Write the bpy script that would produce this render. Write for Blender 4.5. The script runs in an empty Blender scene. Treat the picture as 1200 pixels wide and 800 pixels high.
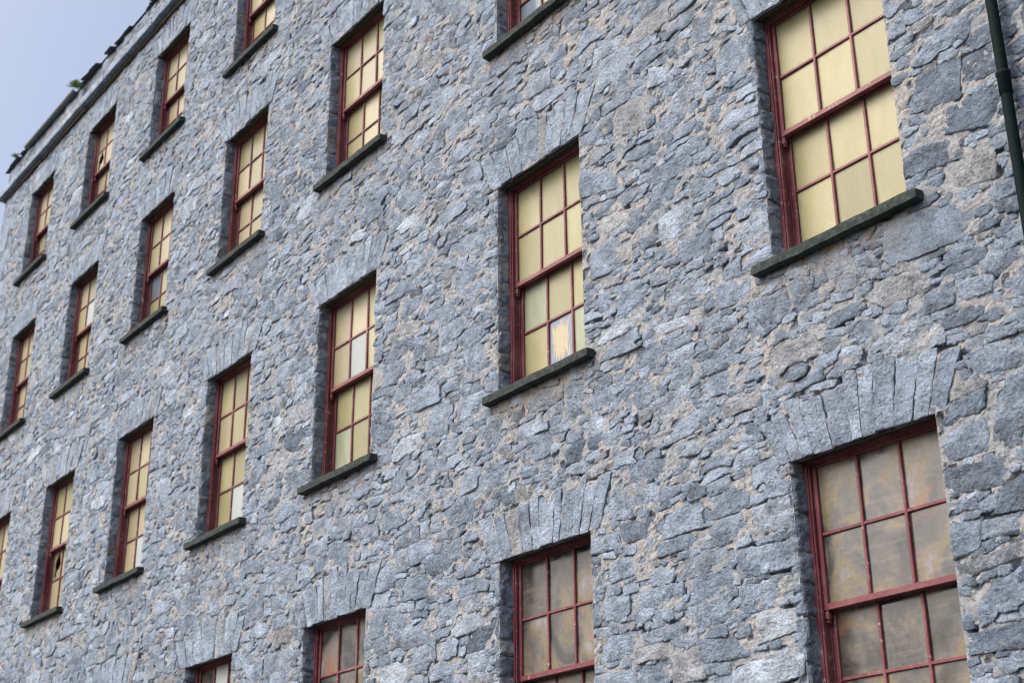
import bpy, bmesh, math, random
import numpy as np
from mathutils import Matrix, Vector
from mathutils.geometry import delaunay_2d_cdt
R = math.radians
sc = bpy.context.scene
col = sc.collection

# ------------------------------------------------------------------ camera, sky, sun, exposure
CAM = np.array([8.5907, -6.7835, -5.3244])
CR = np.array([[0.6004, 0.7997, -0.0082], [-0.3142, 0.2264, -0.9220], [-0.7354, 0.5561, 0.3872]])   # right, down, forward
FPX = 1684.74 / 1200.0
cd = bpy.data.cameras.new('camera')
cam = bpy.data.objects.new('camera', cd); col.objects.link(cam)
cd.sensor_width = 36.0; cd.lens = FPX * 36.0
cd.clip_start = 0.1; cd.clip_end = 2000
m = Matrix((tuple(CR[0]), tuple(-CR[1]), tuple(-CR[2]))).transposed().to_4x4()
m.translation = Vector(CAM)
cam.matrix_world = m
cd.dof.use_dof = True; cd.dof.focus_distance = 10.2; cd.dof.aperture_fstop = 2.4
sc.camera = cam

SUN_EL, SUN_AZ = 48.0, -158.0            # azimuth: degrees from +Y (into the wall) towards +X
w = bpy.data.worlds.new('World'); sc.world = w; w.use_nodes = True
nt = w.node_tree
bg = nt.nodes['Background']
sky = nt.nodes.new('ShaderNodeTexSky'); sky.sky_type = 'NISHITA'; sky.sun_disc = False
sky.sun_elevation = R(SUN_EL); sky.sun_rotation = R(SUN_AZ)
sky.air_density = 1.0; sky.dust_density = 9.0; sky.ozone_density = 1.0
nt.links.new(sky.outputs[0], bg.inputs[0]); bg.inputs[1].default_value = 0.15
ld = bpy.data.lights.new('sun', 'SUN'); ld.energy = 0.95; ld.angle = R(80); ld.color = (0.85, 0.94, 1.0)
sun = bpy.data.objects.new('sun', ld); col.objects.link(sun)
sdir = Vector((math.sin(R(SUN_AZ)) * math.cos(R(SUN_EL)), math.cos(R(SUN_AZ)) * math.cos(R(SUN_EL)), math.sin(R(SUN_EL))))
sun.rotation_euler = sdir.to_track_quat('Z', 'Y').to_euler()
sun.location = (0, 0, 40)
sc.view_settings.view_transform = 'Standard'; sc.view_settings.look = 'None'
sc.view_settings.gamma = 1.0; sc.view_settings.use_curve_mapping = False
sc.view_settings.exposure = 0.84
sc.cycles.filter_width = 1.15

# ------------------------------------------------------------------ the place in numbers (metres; wall face y = 0, x along it, z up)
W = 1.15
COLX = [3.1616, 0.0, -3.2004, -5.8659, -8.5557, -11.2279, -13.8716]
ZT = [7.001, 4.247, 0.961, -2.458]
ZS = [5.325, 2.440, -1.034, -4.42]
GROUND = -6.95
XL, XR = -16.0, 6.4
WINS = [(c, 0) for c in (3, 4, 5, 6)] + [(c, 1) for c in (1, 2, 3, 4, 5, 6)] + [(c, 2) for c in range(7)] + [(c, 3) for c in (0, 1, 2, 3, 4)]
SILL_OV, SILL_PR, SILL_H = 0.125, 0.090, 0.070
COR0, COR1 = 7.50, 7.70                 # cornice band
PAR = 8.16                              # top of the masonry
rng = np.random.default_rng(11)
random.seed(5)

# ------------------------------------------------------------------ helpers
def hsh(ix, iy, iz):
    h = (ix.astype(np.int64) * 374761393 + iy.astype(np.int64) * 668265263 + iz.astype(np.int64) * 2147483647 + 12345) & 0xFFFFFFFF
    h = ((h ^ (h >> 13)) * 1274126177) & 0xFFFFFFFF
    h = ((h ^ (h >> 16)) * 2246822519) & 0xFFFFFFFF
    return ((h ^ (h >> 15)) & 0xFFFFFF) / float(0xFFFFFF)
def vnoise(x, y, z):
    x = np.asarray(x, float); y = np.asarray(y, float); z = np.asarray(z, float) + 0 * x
    ix, iy, iz = np.floor(x), np.floor(y), np.floor(z)
    fx, fy, fz = x - ix, y - iy, z - iz
    fx = fx * fx * (3 - 2 * fx); fy = fy * fy * (3 - 2 * fy); fz = fz * fz * (3 - 2 * fz)
    out = 0
    for dx in (0, 1):
        wx = fx if dx else 1 - fx
        for dy in (0, 1):
            wy = fy if dy else 1 - fy
            for dz in (0, 1):
                wz = fz if dz else 1 - fz
                out = out + wx * wy * wz * hsh(ix + dx, iy + dy, iz + dz)
    return out * 2 - 1
def fbm(x, y, z, oct=3, gain=0.5):
    s, a, f = 0, 1.0, 1.0
    for i in range(oct):
        s = s + a * vnoise(x * f + 17.3 * i, y * f - 9.1 * i, z * f + 5.7 * i); a *= gain; f *= 2.03
    return s

def mk_mesh(name, V, T, attrs=None, smooth=False):
    V = np.asarray(V, np.float32); T = np.asarray(T, np.int32)
    k = T.shape[1]
    me = bpy.data.meshes.new(name)
    me.vertices.add(len(V)); me.vertices.foreach_set('co', V.ravel())
    me.loops.add(T.size); me.loops.foreach_set('vertex_index', T.ravel())
    me.polygons.add(len(T))
    me.polygons.foreach_set('loop_start', np.arange(0, T.size, k, dtype=np.int32))
    me.polygons.foreach_set('loop_total', np.full(len(T), k, np.int32))
    me.update(calc_edges=True)
    for an, av in (attrs or {}).items():
        a = me.attributes.new(an, 'FLOAT', 'POINT'); a.data.foreach_set('value', np.asarray(av, np.float32))
    me.polygons.foreach_set('use_smooth', np.full(len(T), smooth))
    return me
def link(name, data, parent=None, mat=None, label=None, kind=None):
    o = bpy.data.objects.new(name, data); col.objects.link(o)
    o.parent = parent
    if mat and not data.materials: data.materials.append(mat)
    if label: o['label'] = label
    if kind: o['kind'] = kind
    return o
def boxes_mesh(name, boxes, mat, bevel=0.004):
    bm = bmesh.new()
    for (x0, x1, y0, y1, z0, z1) in boxes:
        M = Matrix.Translation(((x0 + x1) / 2, (y0 + y1) / 2, (z0 + z1) / 2)) @ Matrix.Diagonal((x1 - x0, y1 - y0, z1 - z0, 1))
        bmesh.ops.create_cube(bm, size=1, matrix=M)
    if bevel:
        bmesh.ops.bevel(bm, geom=bm.edges[:], offset=bevel, segments=1, affect='EDGES')
    me = bpy.data.meshes.new(name); bm.to_mesh(me); bm.free()
    me.materials.append(mat)
    return me
def rough_box(name, lo, hi, step, amp, mat, seed, tone=None, round_=0.012, freq=9.0, tris=False):
    """a stone block: gridded box faces, rounded arrises, uneven surfaces"""
    lo = np.array(lo, float); hi = np.array(hi, float); s = hi - lo
    n = np.maximum(2, np.ceil(s / step).astype(int))
    key = {}; V = []; F = []
    def vid(i, j, k):
        t = (i, j, k)
        if t not in key:
            key[t] = len(V); V.append(t)
        return key[t]
    nx, ny, nz = n
    for i in range(nx):
        for j in range(ny):
            F.append((vid(i, j, 0), vid(i, j + 1, 0), vid(i + 1, j + 1, 0), vid(i + 1, j, 0)))
            F.append((vid(i, j, nz), vid(i + 1, j, nz), vid(i + 1, j + 1, nz), vid(i, j + 1, nz)))
        for k in range(nz):
            F.append((vid(i, 0, k), vid(i + 1, 0, k), vid(i + 1, 0, k + 1), vid(i, 0, k + 1)))
            F.append((vid(i, ny, k), vid(i, ny, k + 1), vid(i + 1, ny, k + 1), vid(i + 1, ny, k)))
    for j in range(ny):
        for k in range(nz):
            F.append((vid(0, j, k), vid(0, j, k + 1), vid(0, j + 1, k + 1), vid(0, j + 1, k)))
            F.append((vid(nx, j, k), vid(nx, j + 1, k), vid(nx, j + 1, k + 1), vid(nx, j, k + 1)))
    G = np.array(V, float) / n
    P = lo + G * s
    # pull corners and arrises in
    e = np.minimum(P - lo, hi - P)
    edge = (e < 1e-6).sum(1)
    c = (lo + hi) / 2
    r = np.where(edge >= 2, round_ * (edge - 1), 0)[:, None]
    P = P - np.sign(P - c) * r * (e < 1e-6)
    for a in range(3):
        P[:, a] += amp * fbm(P[:, 0] * freq + seed * 3.1, P[:, 1] * freq + 7 * a, P[:, 2] * freq + seed, 3)
    at = {'tone': np.full(len(P), 0.5 if tone is None else tone)}
    me = mk_mesh(name, P, np.array(F), at, False)
    me.materials.append(mat)
    return me

# ------------------------------------------------------------------ materials
def newmat(name):
    mt = bpy.data.materials.new(name); mt.use_nodes = True
    t = mt.node_tree; b = t.nodes['Principled BSDF']
    return mt, t, b
class N:
    def __init__(s, t): s.t = t
    def tex(s, kind, scale, detail=4, rough=0.55, vec=None, dist=0.0, **kw):
        n = s.t.nodes.new('ShaderNodeTex' + kind)
        n.inputs['Scale'].default_value = scale
        if 'Detail' in n.inputs: n.inputs['Detail'].default_value = detail
        if 'Roughness' in n.inputs: n.inputs['Roughness'].default_value = rough
        if 'Distortion' in n.inputs: n.inputs['Distortion'].default_value = dist
        if vec is not None: s.t.links.new(vec, n.inputs['Vector'])
        for k, v in kw.items(): setattr(n, k, v)
        return n
    def ramp(s, fac, stops, interp='LINEAR'):
        n = s.t.nodes.new('ShaderNodeValToRGB'); n.color_ramp.interpolation = interp
        e = n.color_ramp.elements
        while len(e) < len(stops): e.new(0.5)
        for i, (p, c) in enumerate(stops):
            e[i].position = p
            e[i].color = (c, c, c, 1) if not isinstance(c, tuple) else (*c, 1)
        s.t.links.new(fac, n.inputs[0]); return n.outputs[0]
    def mix(s, fac, a, b, mode='MIX'):
        n = s.t.nodes.new('ShaderNodeMix'); n.data_type = 'RGBA'; n.blend_type = mode
        for inp, v in ((n.inputs[0], fac), (n.inputs[6], a), (n.inputs[7], b)):
            if isinstance(v, (int, float)): inp.default_value = v
            elif isinstance(v, tuple): inp.default_value = (*v, 1)
            else: s.t.links.new(v, inp)
        return n.outputs[2]
    def math(s, op, a, b=0.0, clamp=False):
        n = s.t.nodes.new('ShaderNodeMath'); n.operation = op; n.use_clamp = clamp
        for inp, v in zip(n.inputs, (a, b)):
            if isinstance(v, (int, float)): inp.default_value = v
            else: s.t.links.new(v, inp)
        return n.outputs[0]
    def coord(s, which='Object', scale=None, rot=None):
        c = s.t.nodes.new('ShaderNodeTexCoord').outputs[which]
        if scale or rot:
            mp = s.t.nodes.new('ShaderNodeMapping')
            if scale: mp.inputs['Scale'].default_value = scale
            if rot: mp.inputs['Rotation'].default_value = rot
            s.t.links.new(c, mp.inputs[0]); c = mp.outputs[0]
        return c
    def attr(s, name):
        n = s.t.nodes.new('ShaderNodeAttribute'); n.attribute_name = name; return n.outputs['Fac']
    def bump(s, hs, dist=0.01):
        prev = None
        for h, st in hs:
            n = s.t.nodes.new('ShaderNodeBump'); n.inputs['Strength'].default_value = st; n.inputs['Distance'].default_value = dist
            s.t.links.new(h, n.inputs['Height'])
            if prev is not None: s.t.links.new(prev, n.inputs['Normal'])
            prev = n.outputs[0]
        return prev

def stone_material(name='limestone', dark=1.0, sheen=0.0):
    mt, t, b = newmat(name); n = N(t)
    tone = n.attr('tone')
    sh = t.nodes.new('ShaderNodeVectorMath'); sh.operation = 'MULTIPLY_ADD'
    t.links.new(tone, sh.inputs[0]); sh.inputs[1].default_value = (71.0, 133.0, 97.0); t.links.new(n.coord('Object'), sh.inputs[2])
    co = sh.outputs[0]
    base = n.ramp(tone, [(0.0, (0.098, 0.132, 0.182)), (0.3, (0.178, 0.232, 0.310)), (0.62, (0.258, 0.326, 0.428)), (0.86, (0.350, 0.424, 0.530)), (1.0, (0.46, 0.53, 0.60))])
    hue = n.math('FRACT', n.math('MULTIPLY', tone, 413.7))
    base = n.mix(n.ramp(hue, [(0.86, 0.0), (0.95, 0.5)]), base, (0.30, 0.285, 0.265))
    mott = n.tex('Noise', 5.5, 6, 0.68, co).outputs[0]
    base = n.mix(1.0, base, n.ramp(mott, [(0.32, 0.52), (0.5, 1.0), (0.68, 1.42)]), 'MULTIPLY')
    fine = n.tex('Noise', 46, 5, 0.75, co).outputs[0]
    base = n.mix(1.0, base, n.ramp(fine, [(0.30, 0.62), (0.47, 1.0), (0.66, 1.28)]), 'MULTIPLY')
    grit = n.tex('Noise', 105, 4, 0.75, co).outputs[0]
    base = n.mix(1.0, base, n.ramp(grit, [(0.33, 0.74), (0.5, 1.0), (0.67, 1.22)]), 'MULTIPLY')
    # pale limey crust, dark algae specks, faint rust
    crust = n.tex('Noise', 13, 7, 0.72, co, 0.4).outputs[0]
    base = n.mix(n.ramp(crust, [(0.55, 0.0), (0.70, 0.6)]), base, (0.41, 0.46, 0.52))
    speck = n.tex('Noise', 30, 4, 0.6, co, 0.8).outputs[0]
    base = n.mix(n.ramp(speck, [(0.60, 0.0), (0.70, 0.75)]), base, (0.060, 0.068, 0.068))
    rust = n.tex('Noise', 2.3, 5, 0.7, co).outputs[0]
    base = n.mix(n.ramp(rust, [(0.60, 0.0), (0.80, 0.4)]), base, (0.33, 0.25, 0.19))
    base = n.mix(n.math('MULTIPLY', n.attr('stain'), 0.75, True), base, (0.24, 0.185, 0.125))
    if dark != 1.0: base = n.mix(1.0, base, (dark, dark * 1.02, dark), 'MULTIPLY')
    t.links.new(base, b.inputs['Base Color'])
    b.inputs['Roughness'].default_value = 0.88; b.inputs['Specular IOR Level'].default_value = 0.25
    split = n.tex('Noise', 16, 5, 0.7, n.coord('Object', (0.8, 1, 1.35)), 0.3).outputs[0]
    crease = n.math('ABSOLUTE', n.math('SUBTRACT', n.tex('Noise', 13, 4, 0.6, n.coord('Object', (0.9, 1, 1.2)), 0.6).outputs[0], 0.5))
    t.links.new(n.bump([(crease, 1.0), (split, 0.75), (fine, 0.9), (grit, 0.5)], 0.026), b.inputs['Normal'])
    return mt
def mortar_material():
    mt, t, b = newmat('lime_mortar'); n = N(t)
    co = n.coord('Object')
    a = n.tex('Noise', 1.4, 5, 0.65, co).outputs[0]
    base = n.ramp(a, [(0.28, (0.27, 0.315, 0.37)), (0.5, (0.345, 0.360, 0.385)), (0.72, (0.40, 0.382, 0.376))])
    f = n.tex('Noise', 26, 6, 0.72, co).outputs[0]
    base = n.mix(1.0, base, n.ramp(f, [(0.33, 0.25), (0.45, 0.9), (0.66, 1.30)]), 'MULTIPLY')
    g = n.tex('Noise', 9, 5, 0.7, co, 0.5).outputs[0]
    base = n.mix(n.ramp(g, [(0.50, 0.0), (0.62, 0.85)]), base, (0.25, 0.28, 0.315))
    base = n.mix(n.math('MULTIPLY', n.attr('stain'), 0.75, True), base, (0.28, 0.195, 0.11))
    t.links.new(base, b.inputs['Base Color'])
    b.inputs['Roughness'].default_value = 0.95; b.inputs['Specular IOR Level'].default_value = 0.15
    grit = n.tex('Noise', 75, 5, 0.75, co).outputs[0]
    t.links.new(n.bump([(f, 1.0), (grit, 0.6)], 0.025), b.inputs['Normal'])
    return mt
def sill_material():
    mt, t, b = newmat('mossy_sill_stone'); n = N(t)
    co = n.coord('Object')
    f = n.tex('Noise', 22, 6, 0.7, co).outputs[0]
    base = n.ramp(f, [(0.28, (0.014, 0.019, 0.020)), (0.5, (0.036, 0.045, 0.047)), (0.72, (0.085, 0.098, 0.100))])
    g = n.tex('Noise', 6, 5, 0.7, co).outputs[0]
    base = n.mix(n.ramp(g, [(0.5, 0.0), (0.7, 0.6)]), base, (0.030, 0.040, 0.026))
    t.links.new(base, b.inputs['Base Color']); b.inputs['Roughness'].default_value = 0.9; b.inputs['Specular IOR Level'].default_value = 0.15
    t.links.new(n.bump([(f, 0.7), (n.tex('Noise', 90, 4, 0.7, co).outputs[0], 0.4)], 0.012), b.inputs['Normal'])
    return mt
def brown_shade_material():
    mt, t, b = newmat('shaded_brown_underside'); n = N(t)
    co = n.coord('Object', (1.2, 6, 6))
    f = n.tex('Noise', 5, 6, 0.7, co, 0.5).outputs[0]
    base = n.ramp(f, [(0.3, (0.020, 0.019, 0.013)), (0.5, (0.055, 0.045, 0.026)), (0.7, (0.11, 0.085, 0.048))])  # brown, darkened further to paint in the shade under arches and cornice
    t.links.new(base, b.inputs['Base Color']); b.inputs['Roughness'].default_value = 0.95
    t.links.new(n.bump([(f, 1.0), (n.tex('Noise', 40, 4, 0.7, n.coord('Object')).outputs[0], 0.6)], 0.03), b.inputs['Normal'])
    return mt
def paint_material():
    mt, t, b = newmat('maroon_paint'); n = N(t)
    co = n.coord('Object')
    info = t.nodes.new('ShaderNodeObjectInfo')
    v = t.nodes.new('ShaderNodeVectorMath'); v.operation = 'ADD'
    t.links.new(co, v.inputs[0]); t.links.new(info.outputs['Location'], v.inputs[1])
    a = n.tex('Noise', 2.6, 5, 0.65, v.outputs[0]).outputs[0]
    base = n.ramp(a, [(0.3, (0.098, 0.023, 0.030)), (0.5, (0.142, 0.036, 0.047)), (0.68, (0.22, 0.090, 0.098))])
    f = n.tex('Noise', 38, 6, 0.7, v.outputs[0]).outputs[0]
    base = n.mix(1.0, base, n.ramp(f, [(0.3, 0.72), (0.55, 1.0), (0.75, 1.25)]), 'MULTIPLY')
    chip = n.tex('Noise', 17, 7, 0.75, v.outputs[0], 0.3).outputs[0]
    base = n.mix(n.ramp(chip, [(0.60, 0.0), (0.64, 0.8)]), base, (0.40, 0.31, 0.28))
    t.links.new(base, b.inputs['Base Color']); b.inputs['Roughness'].default_value = 0.5
    b.inputs['Specular IOR Level'].default_value = 0.4
    t.links.new(n.bump([(chip, 0.3), (f, 0.25)], 0.006), b.inputs['Normal'])
    return mt
def pane_material(name, c1, c2, gloss=0.35, streak=0.6):
    """glass painted over from inside: one colour, thin and thick where the brush went"""
    mt, t, b = newmat(name); n = N(t)
    info = t.nodes.new('ShaderNodeObjectInfo')
    v = t.nodes.new('ShaderNodeVectorMath'); v.operation = 'ADD'
    mul = t.nodes.new('ShaderNodeVectorMath'); mul.operation = 'SCALE'; mul.inputs['Scale'].default_value = 37.0
    t.links.new(info.outputs['Random'], mul.inputs[0])
    t.links.new(n.coord('Object', (3.2, 1, 1.1)), v.inputs[0]); t.links.new(mul.outputs[0], v.inputs[1])
    a = n.tex('Noise', 2.0, 5, 0.6, v.outputs[0], 0.4).outputs[0]
    base = n.mix(n.ramp(a, [(0.3, 0.0), (0.7, 1.0)]), c1, c2)
    rnd = n.ramp(info.outputs['Random'], [(0.0, 0.76), (1.0, 1.14)])
    base = n.mix(1.0, base, rnd, 'MULTIPLY')
    sp = t.nodes.new('ShaderNodeSeparateXYZ'); t.links.new(n.coord('Generated'), sp.inputs[0])
    ex = n.math('MULTIPLY', n.math('ABSOLUTE', n.math('SUBTRACT', sp.outputs[0], 0.5)), 2.0)
    ez = n.math('MULTIPLY', n.math('ABSOLUTE', n.math('SUBTRACT', sp.outputs[2], 0.5)), 2.0)
    grime = n.math('ADD', n.math('MAXIMUM', ex, ez), n.math('MULTIPLY', n.math('SUBTRACT', n.tex('Noise', 6.0, 5, 0.7, v.outputs[0]).outputs[0], 0.5), 0.7))
    base = n.mix(n.ramp(grime, [(0.82, 0.0), (1.08, 0.40)]), base, (0.12, 0.10, 0.065))
    d = n.tex('Noise', 60, 4, 0.6, v.outputs[0]).outputs[0]
    base = n.mix(1.0, base, n.ramp(d, [(0.3, 0.88), (0.6, 1.03)]), 'MULTIPLY')
    t.links.new(base, b.inputs['Base Color']); b.inputs['Roughness'].default_value = gloss
    b.inputs['Specular IOR Level'].default_value = 0.35
    return mt
def smear_material(name, seed):
    """dirty glass with whitewash smeared round by hand"""
    mt, t, b = newmat(name); n = N(t)
    info = t.nodes.new('ShaderNodeObjectInfo')
    mul = t.nodes.new('ShaderNodeVectorMath'); mul.operation = 'SCALE'; mul.inputs['Scale'].default_value = 53.0
    t.links.new(info.outputs['Random'], mul.inputs[0])
    v = t.nodes.new('ShaderNodeVectorMath'); v.operation = 'ADD'
    t.links.new(n.coord('Object'), v.inputs[0]); t.links.new(mul.outputs[0], v.inputs[1])
    big = n.tex('Noise', 2.4, 4, 0.55, v.outputs[0], 0.9).outputs[0]
    base = n.ramp(big, [(0.34, (0.012, 0.016, 0.018)), (0.42, (0.045, 0.046, 0.047)), (0.50, (0.090, 0.084, 0.080)), (0.57, (0.145, 0.115, 0.062)), (0.64, (0.150, 0.140, 0.142)), (0.74, (0.26, 0.25, 0.245))])
    wv = n.tex('Noise', 2.4, 2, 0.5, v.outputs[0], 1.0).outputs[0]
    mp = t.nodes.new('ShaderNodeMapping'); mp.inputs['Rotation'].default_value = (0, R(38), 0); mp.inputs['Scale'].default_value = (1.2, 1.0, 9.0)
    t.links.new(v.outputs[0], mp.inputs[0])
    st = n.tex('Noise', 2.2, 4, 0.65, mp.outputs[0], 1.6).outputs[0]
    base = n.mix(n.math('MULTIPLY', n.ramp(st, [(0.52, 0.0), (0.75, 1.0)]), wv), base, (0.21, 0.185, 0.14))
    red = n.tex('Noise', 3.0, 2, 0.4, v.outputs[0], 0.6).outputs[0]
    base = n.mix(n.ramp(red, [(0.62, 0.0), (0.72, 0.6)]), base, (0.21, 0.085, 0.045))
    dirt = n.tex('Noise', 34, 5, 0.7, v.outputs[0]).outputs[0]
    base = n.mix(1.0, base, n.ramp(dirt, [(0.3, 0.68), (0.6, 1.06)]), 'MULTIPLY')
    t.links.new(base, b.inputs['Base Color'])
    t.links.new(n.ramp(wv, [(0.35, 0.10), (0.6, 0.35)]), b.inputs['Roughness'])
    b.inputs['Specular IOR Level'].default_value = 0.6
    return mt
def peel_material():
    mt, t, b = newmat('peeling_cream_pane'); n = N(t)
    g = n.coord('Generated')
    sp = t.nodes.new('ShaderNodeSeparateXYZ'); t.links.new(g, sp.inputs[0])
    streak = n.tex('Noise', 1.0, 5, 0.75, n.coord('Generated', (13, 1, 2.2)), 0.3).outputs[0]
    gx = n.math('MULTIPLY', n.math('ABSOLUTE', n.math('SUBTRACT', sp.outputs[0], 0.48)), 1.6)
    gz = n.math('MULTIPLY', n.math('ABSOLUTE', n.math('SUBTRACT', sp.outputs[2], 0.50)), 1.35)
    edge = n.math('MAXIMUM', gx, gz)
    val = n.math('ADD', n.math('MULTIPLY', edge, 1.0), n.math('MULTIPLY', n.math('SUBTRACT', streak, 0.5), 1.5))
    mask = n.ramp(val, [(0.44, 1.0), (0.47, 0.0)])
    crack = n.ramp(n.tex('Noise', 1.0, 4, 0.7, n.coord('Generated', (9, 1, 4)), 1.0).outputs[0], [(0.33, 0.0), (0.36, 1.0)])
    cream = n.mix(n.ramp(streak, [(0.3, 0.0), (0.7, 1.0)]), (0.34, 0.28, 0.155), (0.37, 0.33, 0.22))
    base = n.mix(n.mix(1.0, mask, crack, 'MULTIPLY'), (0.15, 0.18, 0.25), cream)
    t.links.new(base, b.inputs['Base Color']); b.inputs['Roughness'].default_value = 0.35
    return mt
def plain(name, c, rough=0.6, bump=0.0, scale=30, var=0.3, spec=0.4):
    mt, t, b = newmat(name); n = N(t)
    f = n.tex('Noise', scale, 5, 0.7, n.coord('Object')).outputs[0]
    base = n.mix(1.0, c, n.ramp(f, [(0.3, 1 - var), (0.5, 1.0), (0.7, 1 + var)]), 'MULTIPLY')
    t.links.new(base, b.inputs['Base Color']); b.inputs['Roughness'].default_value = rough
    b.inputs['Specular IOR Level'].default_value = spec
    if bump: t.links.new(n.bump([(f, bump)], 0.01), b.inputs['Normal'])
    return mt
M_STONE = stone_material()
M_MORTAR = mortar_material()
M_SILL = sill_material()
M_BROWN_SHADE = brown_shade_material()
M_PAINT = paint_material()
M_YEL = pane_material('yellow_painted_pane', (0.246, 0.233, 0.124), (0.292, 0.279, 0.165))
M_CREAM = pane_material('cream_painted_pane', (0.300, 0.272, 0.172), (0.338, 0.312, 0.216))
M_PALE = pane_material('pale_blue_white_pane', (0.30, 0.345, 0.345), (0.36, 0.405, 0.42))
M_GREEN = pane_material('thin_greenish_pane', (0.25, 0.29, 0.19), (0.34, 0.37, 0.285))
M_BLUE = pane_material('bare_grey_blue_pane', (0.10, 0.13, 0.17), (0.15, 0.19, 0.24), 0.15)
M_SMEAR = smear_material('smeared_dirty_pane', 1)
M_PEEL = peel_material()
M_PIPE = plain('black_green_pipe_paint', (0.004, 0.011, 0.011), 0.7, 0.15, 60, 0.5, 0.06)
M_SLATE = plain('dark_roof_slate', (0.035, 0.045, 0.058), 0.6, 0.5, 25, 0.5)
M_GUTTER = plain('weathered_grey_gutter', (0.075, 0.085, 0.095), 0.55, 0.1, 30, 0.4)
M_LEAF = plain('weed_leaf', (0.12, 0.19, 0.05), 0.6, 0.0, 15, 0.5)
M_INNER = plain('dark_interior_plaster', (0.06, 0.055, 0.05), 0.9)
M_GROUND = plain('dark_asphalt_yard', (0.06, 0.06, 0.058), 0.95, 0.4, 8, 0.35)

# ------------------------------------------------------------------ ground and building root
gm = mk_mesh('ground', [(-600, -600, GROUND), (600, -600, GROUND), (600, 600, GROUND), (-600, 600, GROUND)], [(0, 1, 2, 3)])
link('ground', gm, None, M_GROUND, None, 'structure')
B = bpy.data.objects.new('stone_building', None); col.objects.link(B)
B.location = (0, 0, GROUND)
B['label'] = 'tall grey rubble stone mill building with rows of maroon sash windows'
B['category'] = 'building'
bpy.context.view_layer.update()
INV = Matrix.Translation((0, 0, -GROUND))
def part(name, data, mat=None, label=None, kind=None):       # child of the building; world coordinates kept
    o = link(name, data, B, mat, label, kind); o.matrix_parent_inverse = INV
    return o

# ------------------------------------------------------------------ the rubble: a layout raster in wall coordinates
RES = 0.01
ZB, ZTOP = -5.3, PAR
nu, nv = int(round((XR - XL) / RES)), int(round((ZTOP - ZB) / RES))
lab = np.full((nv, nu), -1, np.int32)
best = np.full((nv, nu), 2.1, np.float32)
occ = np.zeros((nv, nu), bool)
def cells(x0, x1, z0, z1):
    return (slice(max(0, int(round((z0 - ZB) / RES))), max(0, int(round((z1 - ZB) / RES)))), slice(max(0, int(round((x0 - XL) / RES))), max(0, int(round((x1 - XL) / RES)))))
blocked = np.zeros((nv, nu), bool)
for c, r in WINS:
    x = COLX[c]
    blocked[cells(x - W / 2, x + W / 2, ZS[r], ZT[r] - 0.012)] = True
    blocked[cells(x - W / 2 - SILL_OV, x + W / 2 + SILL_OV, ZS[r] - SILL_H, ZS[r])] = True
blocked[cells(XL, XR, COR0, COR1)] = True
# where the photograph (and a step to its side) can look; nothing is laid elsewhere
def project(P):
    c = (np.asarray(P) - CAM) @ CR.T
    return 512 + 1024 * FPX * c[..., 0] / c[..., 2], 341 + 1024 * FPX * c[..., 1] / c[..., 2]
gx, gz = np.meshgrid(XL + (np.arange(nu) + 0.5) * RES, ZB + (np.arange(nv) + 0.5) * RES)
pxu, pxv = project(np.stack([gx, 0 * gx, gz], -1))
inview = (pxu > -160) & (pxu < 1024 + 190) & (pxv > -150) & (pxv < 682 + 130)
outside = ~inview
occ |= blocked | outside
STN = []      # stones: dict(c, a, b, nrm, rad, kind, tone, ...)
def gauge(st, X, Z):
    d = None
    for (nx_, nz_), r in zip(st['n'], st['r']):
        v = (nx_ * (X - st['c'][0]) + nz_ * (Z - st['c'][1])) / r
        d = v if d is None else np.maximum(d, v)
    return d
def window_of(st, k):
    cx, cz = st['c']; e = st['ext'] * k
    i0, i1 = max(0, int((cx - e[0] - XL) / RES)), min(nu, int((cx + e[0] - XL) / RES) + 1)
    j0, j1 = max(0, int((cz - e[1] - ZB) / RES)), min(nv, int((cz + e[1] - ZB) / RES) + 1)
    return j0, j1, i0, i1
def try_place(st, tol=0.05, force=False):
    j0, j1, i0, i1 = window_of(st, 1.0)
    if i1 - i0 < 2 or j1 - j0 < 2: return False
    X = XL + (np.arange(i0, i1) + 0.5) * RES; Z = (ZB + (np.arange(j0, j1) + 0.5) * RES)[:, None]
    inside = gauge(st, X, Z) < 1
    cnt = inside.sum()
    if cnt < 4: return False
    if not force and (occ[j0:j1, i0:i1] & inside).sum() > tol * cnt: return False
    occ[j0:j1, i0:i1] |= inside
    j0, j1, i0, i1 = window_of(st, 2.1)
    X = XL + (np.arange(i0, i1) + 0.5) * RES; Z = (ZB + (np.arange(j0, j1) + 0.5) * RES)[:, None]
    d = gauge(st, X, Z).astype(np.float32) * st.get('bias', 1.0)
    bw = best[j0:j1, i0:i1]; mk = d < bw
    bw[mk] = d[mk]; lab[j0:j1, i0:i1][mk] = len(STN)
    STN.append(st)
    return True
def from_poly(pts, **kw):
    pts = np.array(pts, float); c = pts.mean(0)
    n, r = [], []
    for i in range(len(pts)):
        p, q_ = pts[i], pts[(i + 1) % len(pts)]
        e = q_ - p; nn = np.array([e[1], -e[0]]); nn /= np.linalg.norm(nn) + 1e-9
        dd = nn @ (p - c)
        if dd < 0: nn, dd = -nn, -dd
        n.append(nn); r.append(max(dd, 0.008))
    ext = np.abs(pts - c).max(0) + 0.01
    st = dict(c=c, n=n, r=r, ext=ext, lim=1.06, kind='rubble', tone=None); st.update(kw)
    return st
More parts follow.
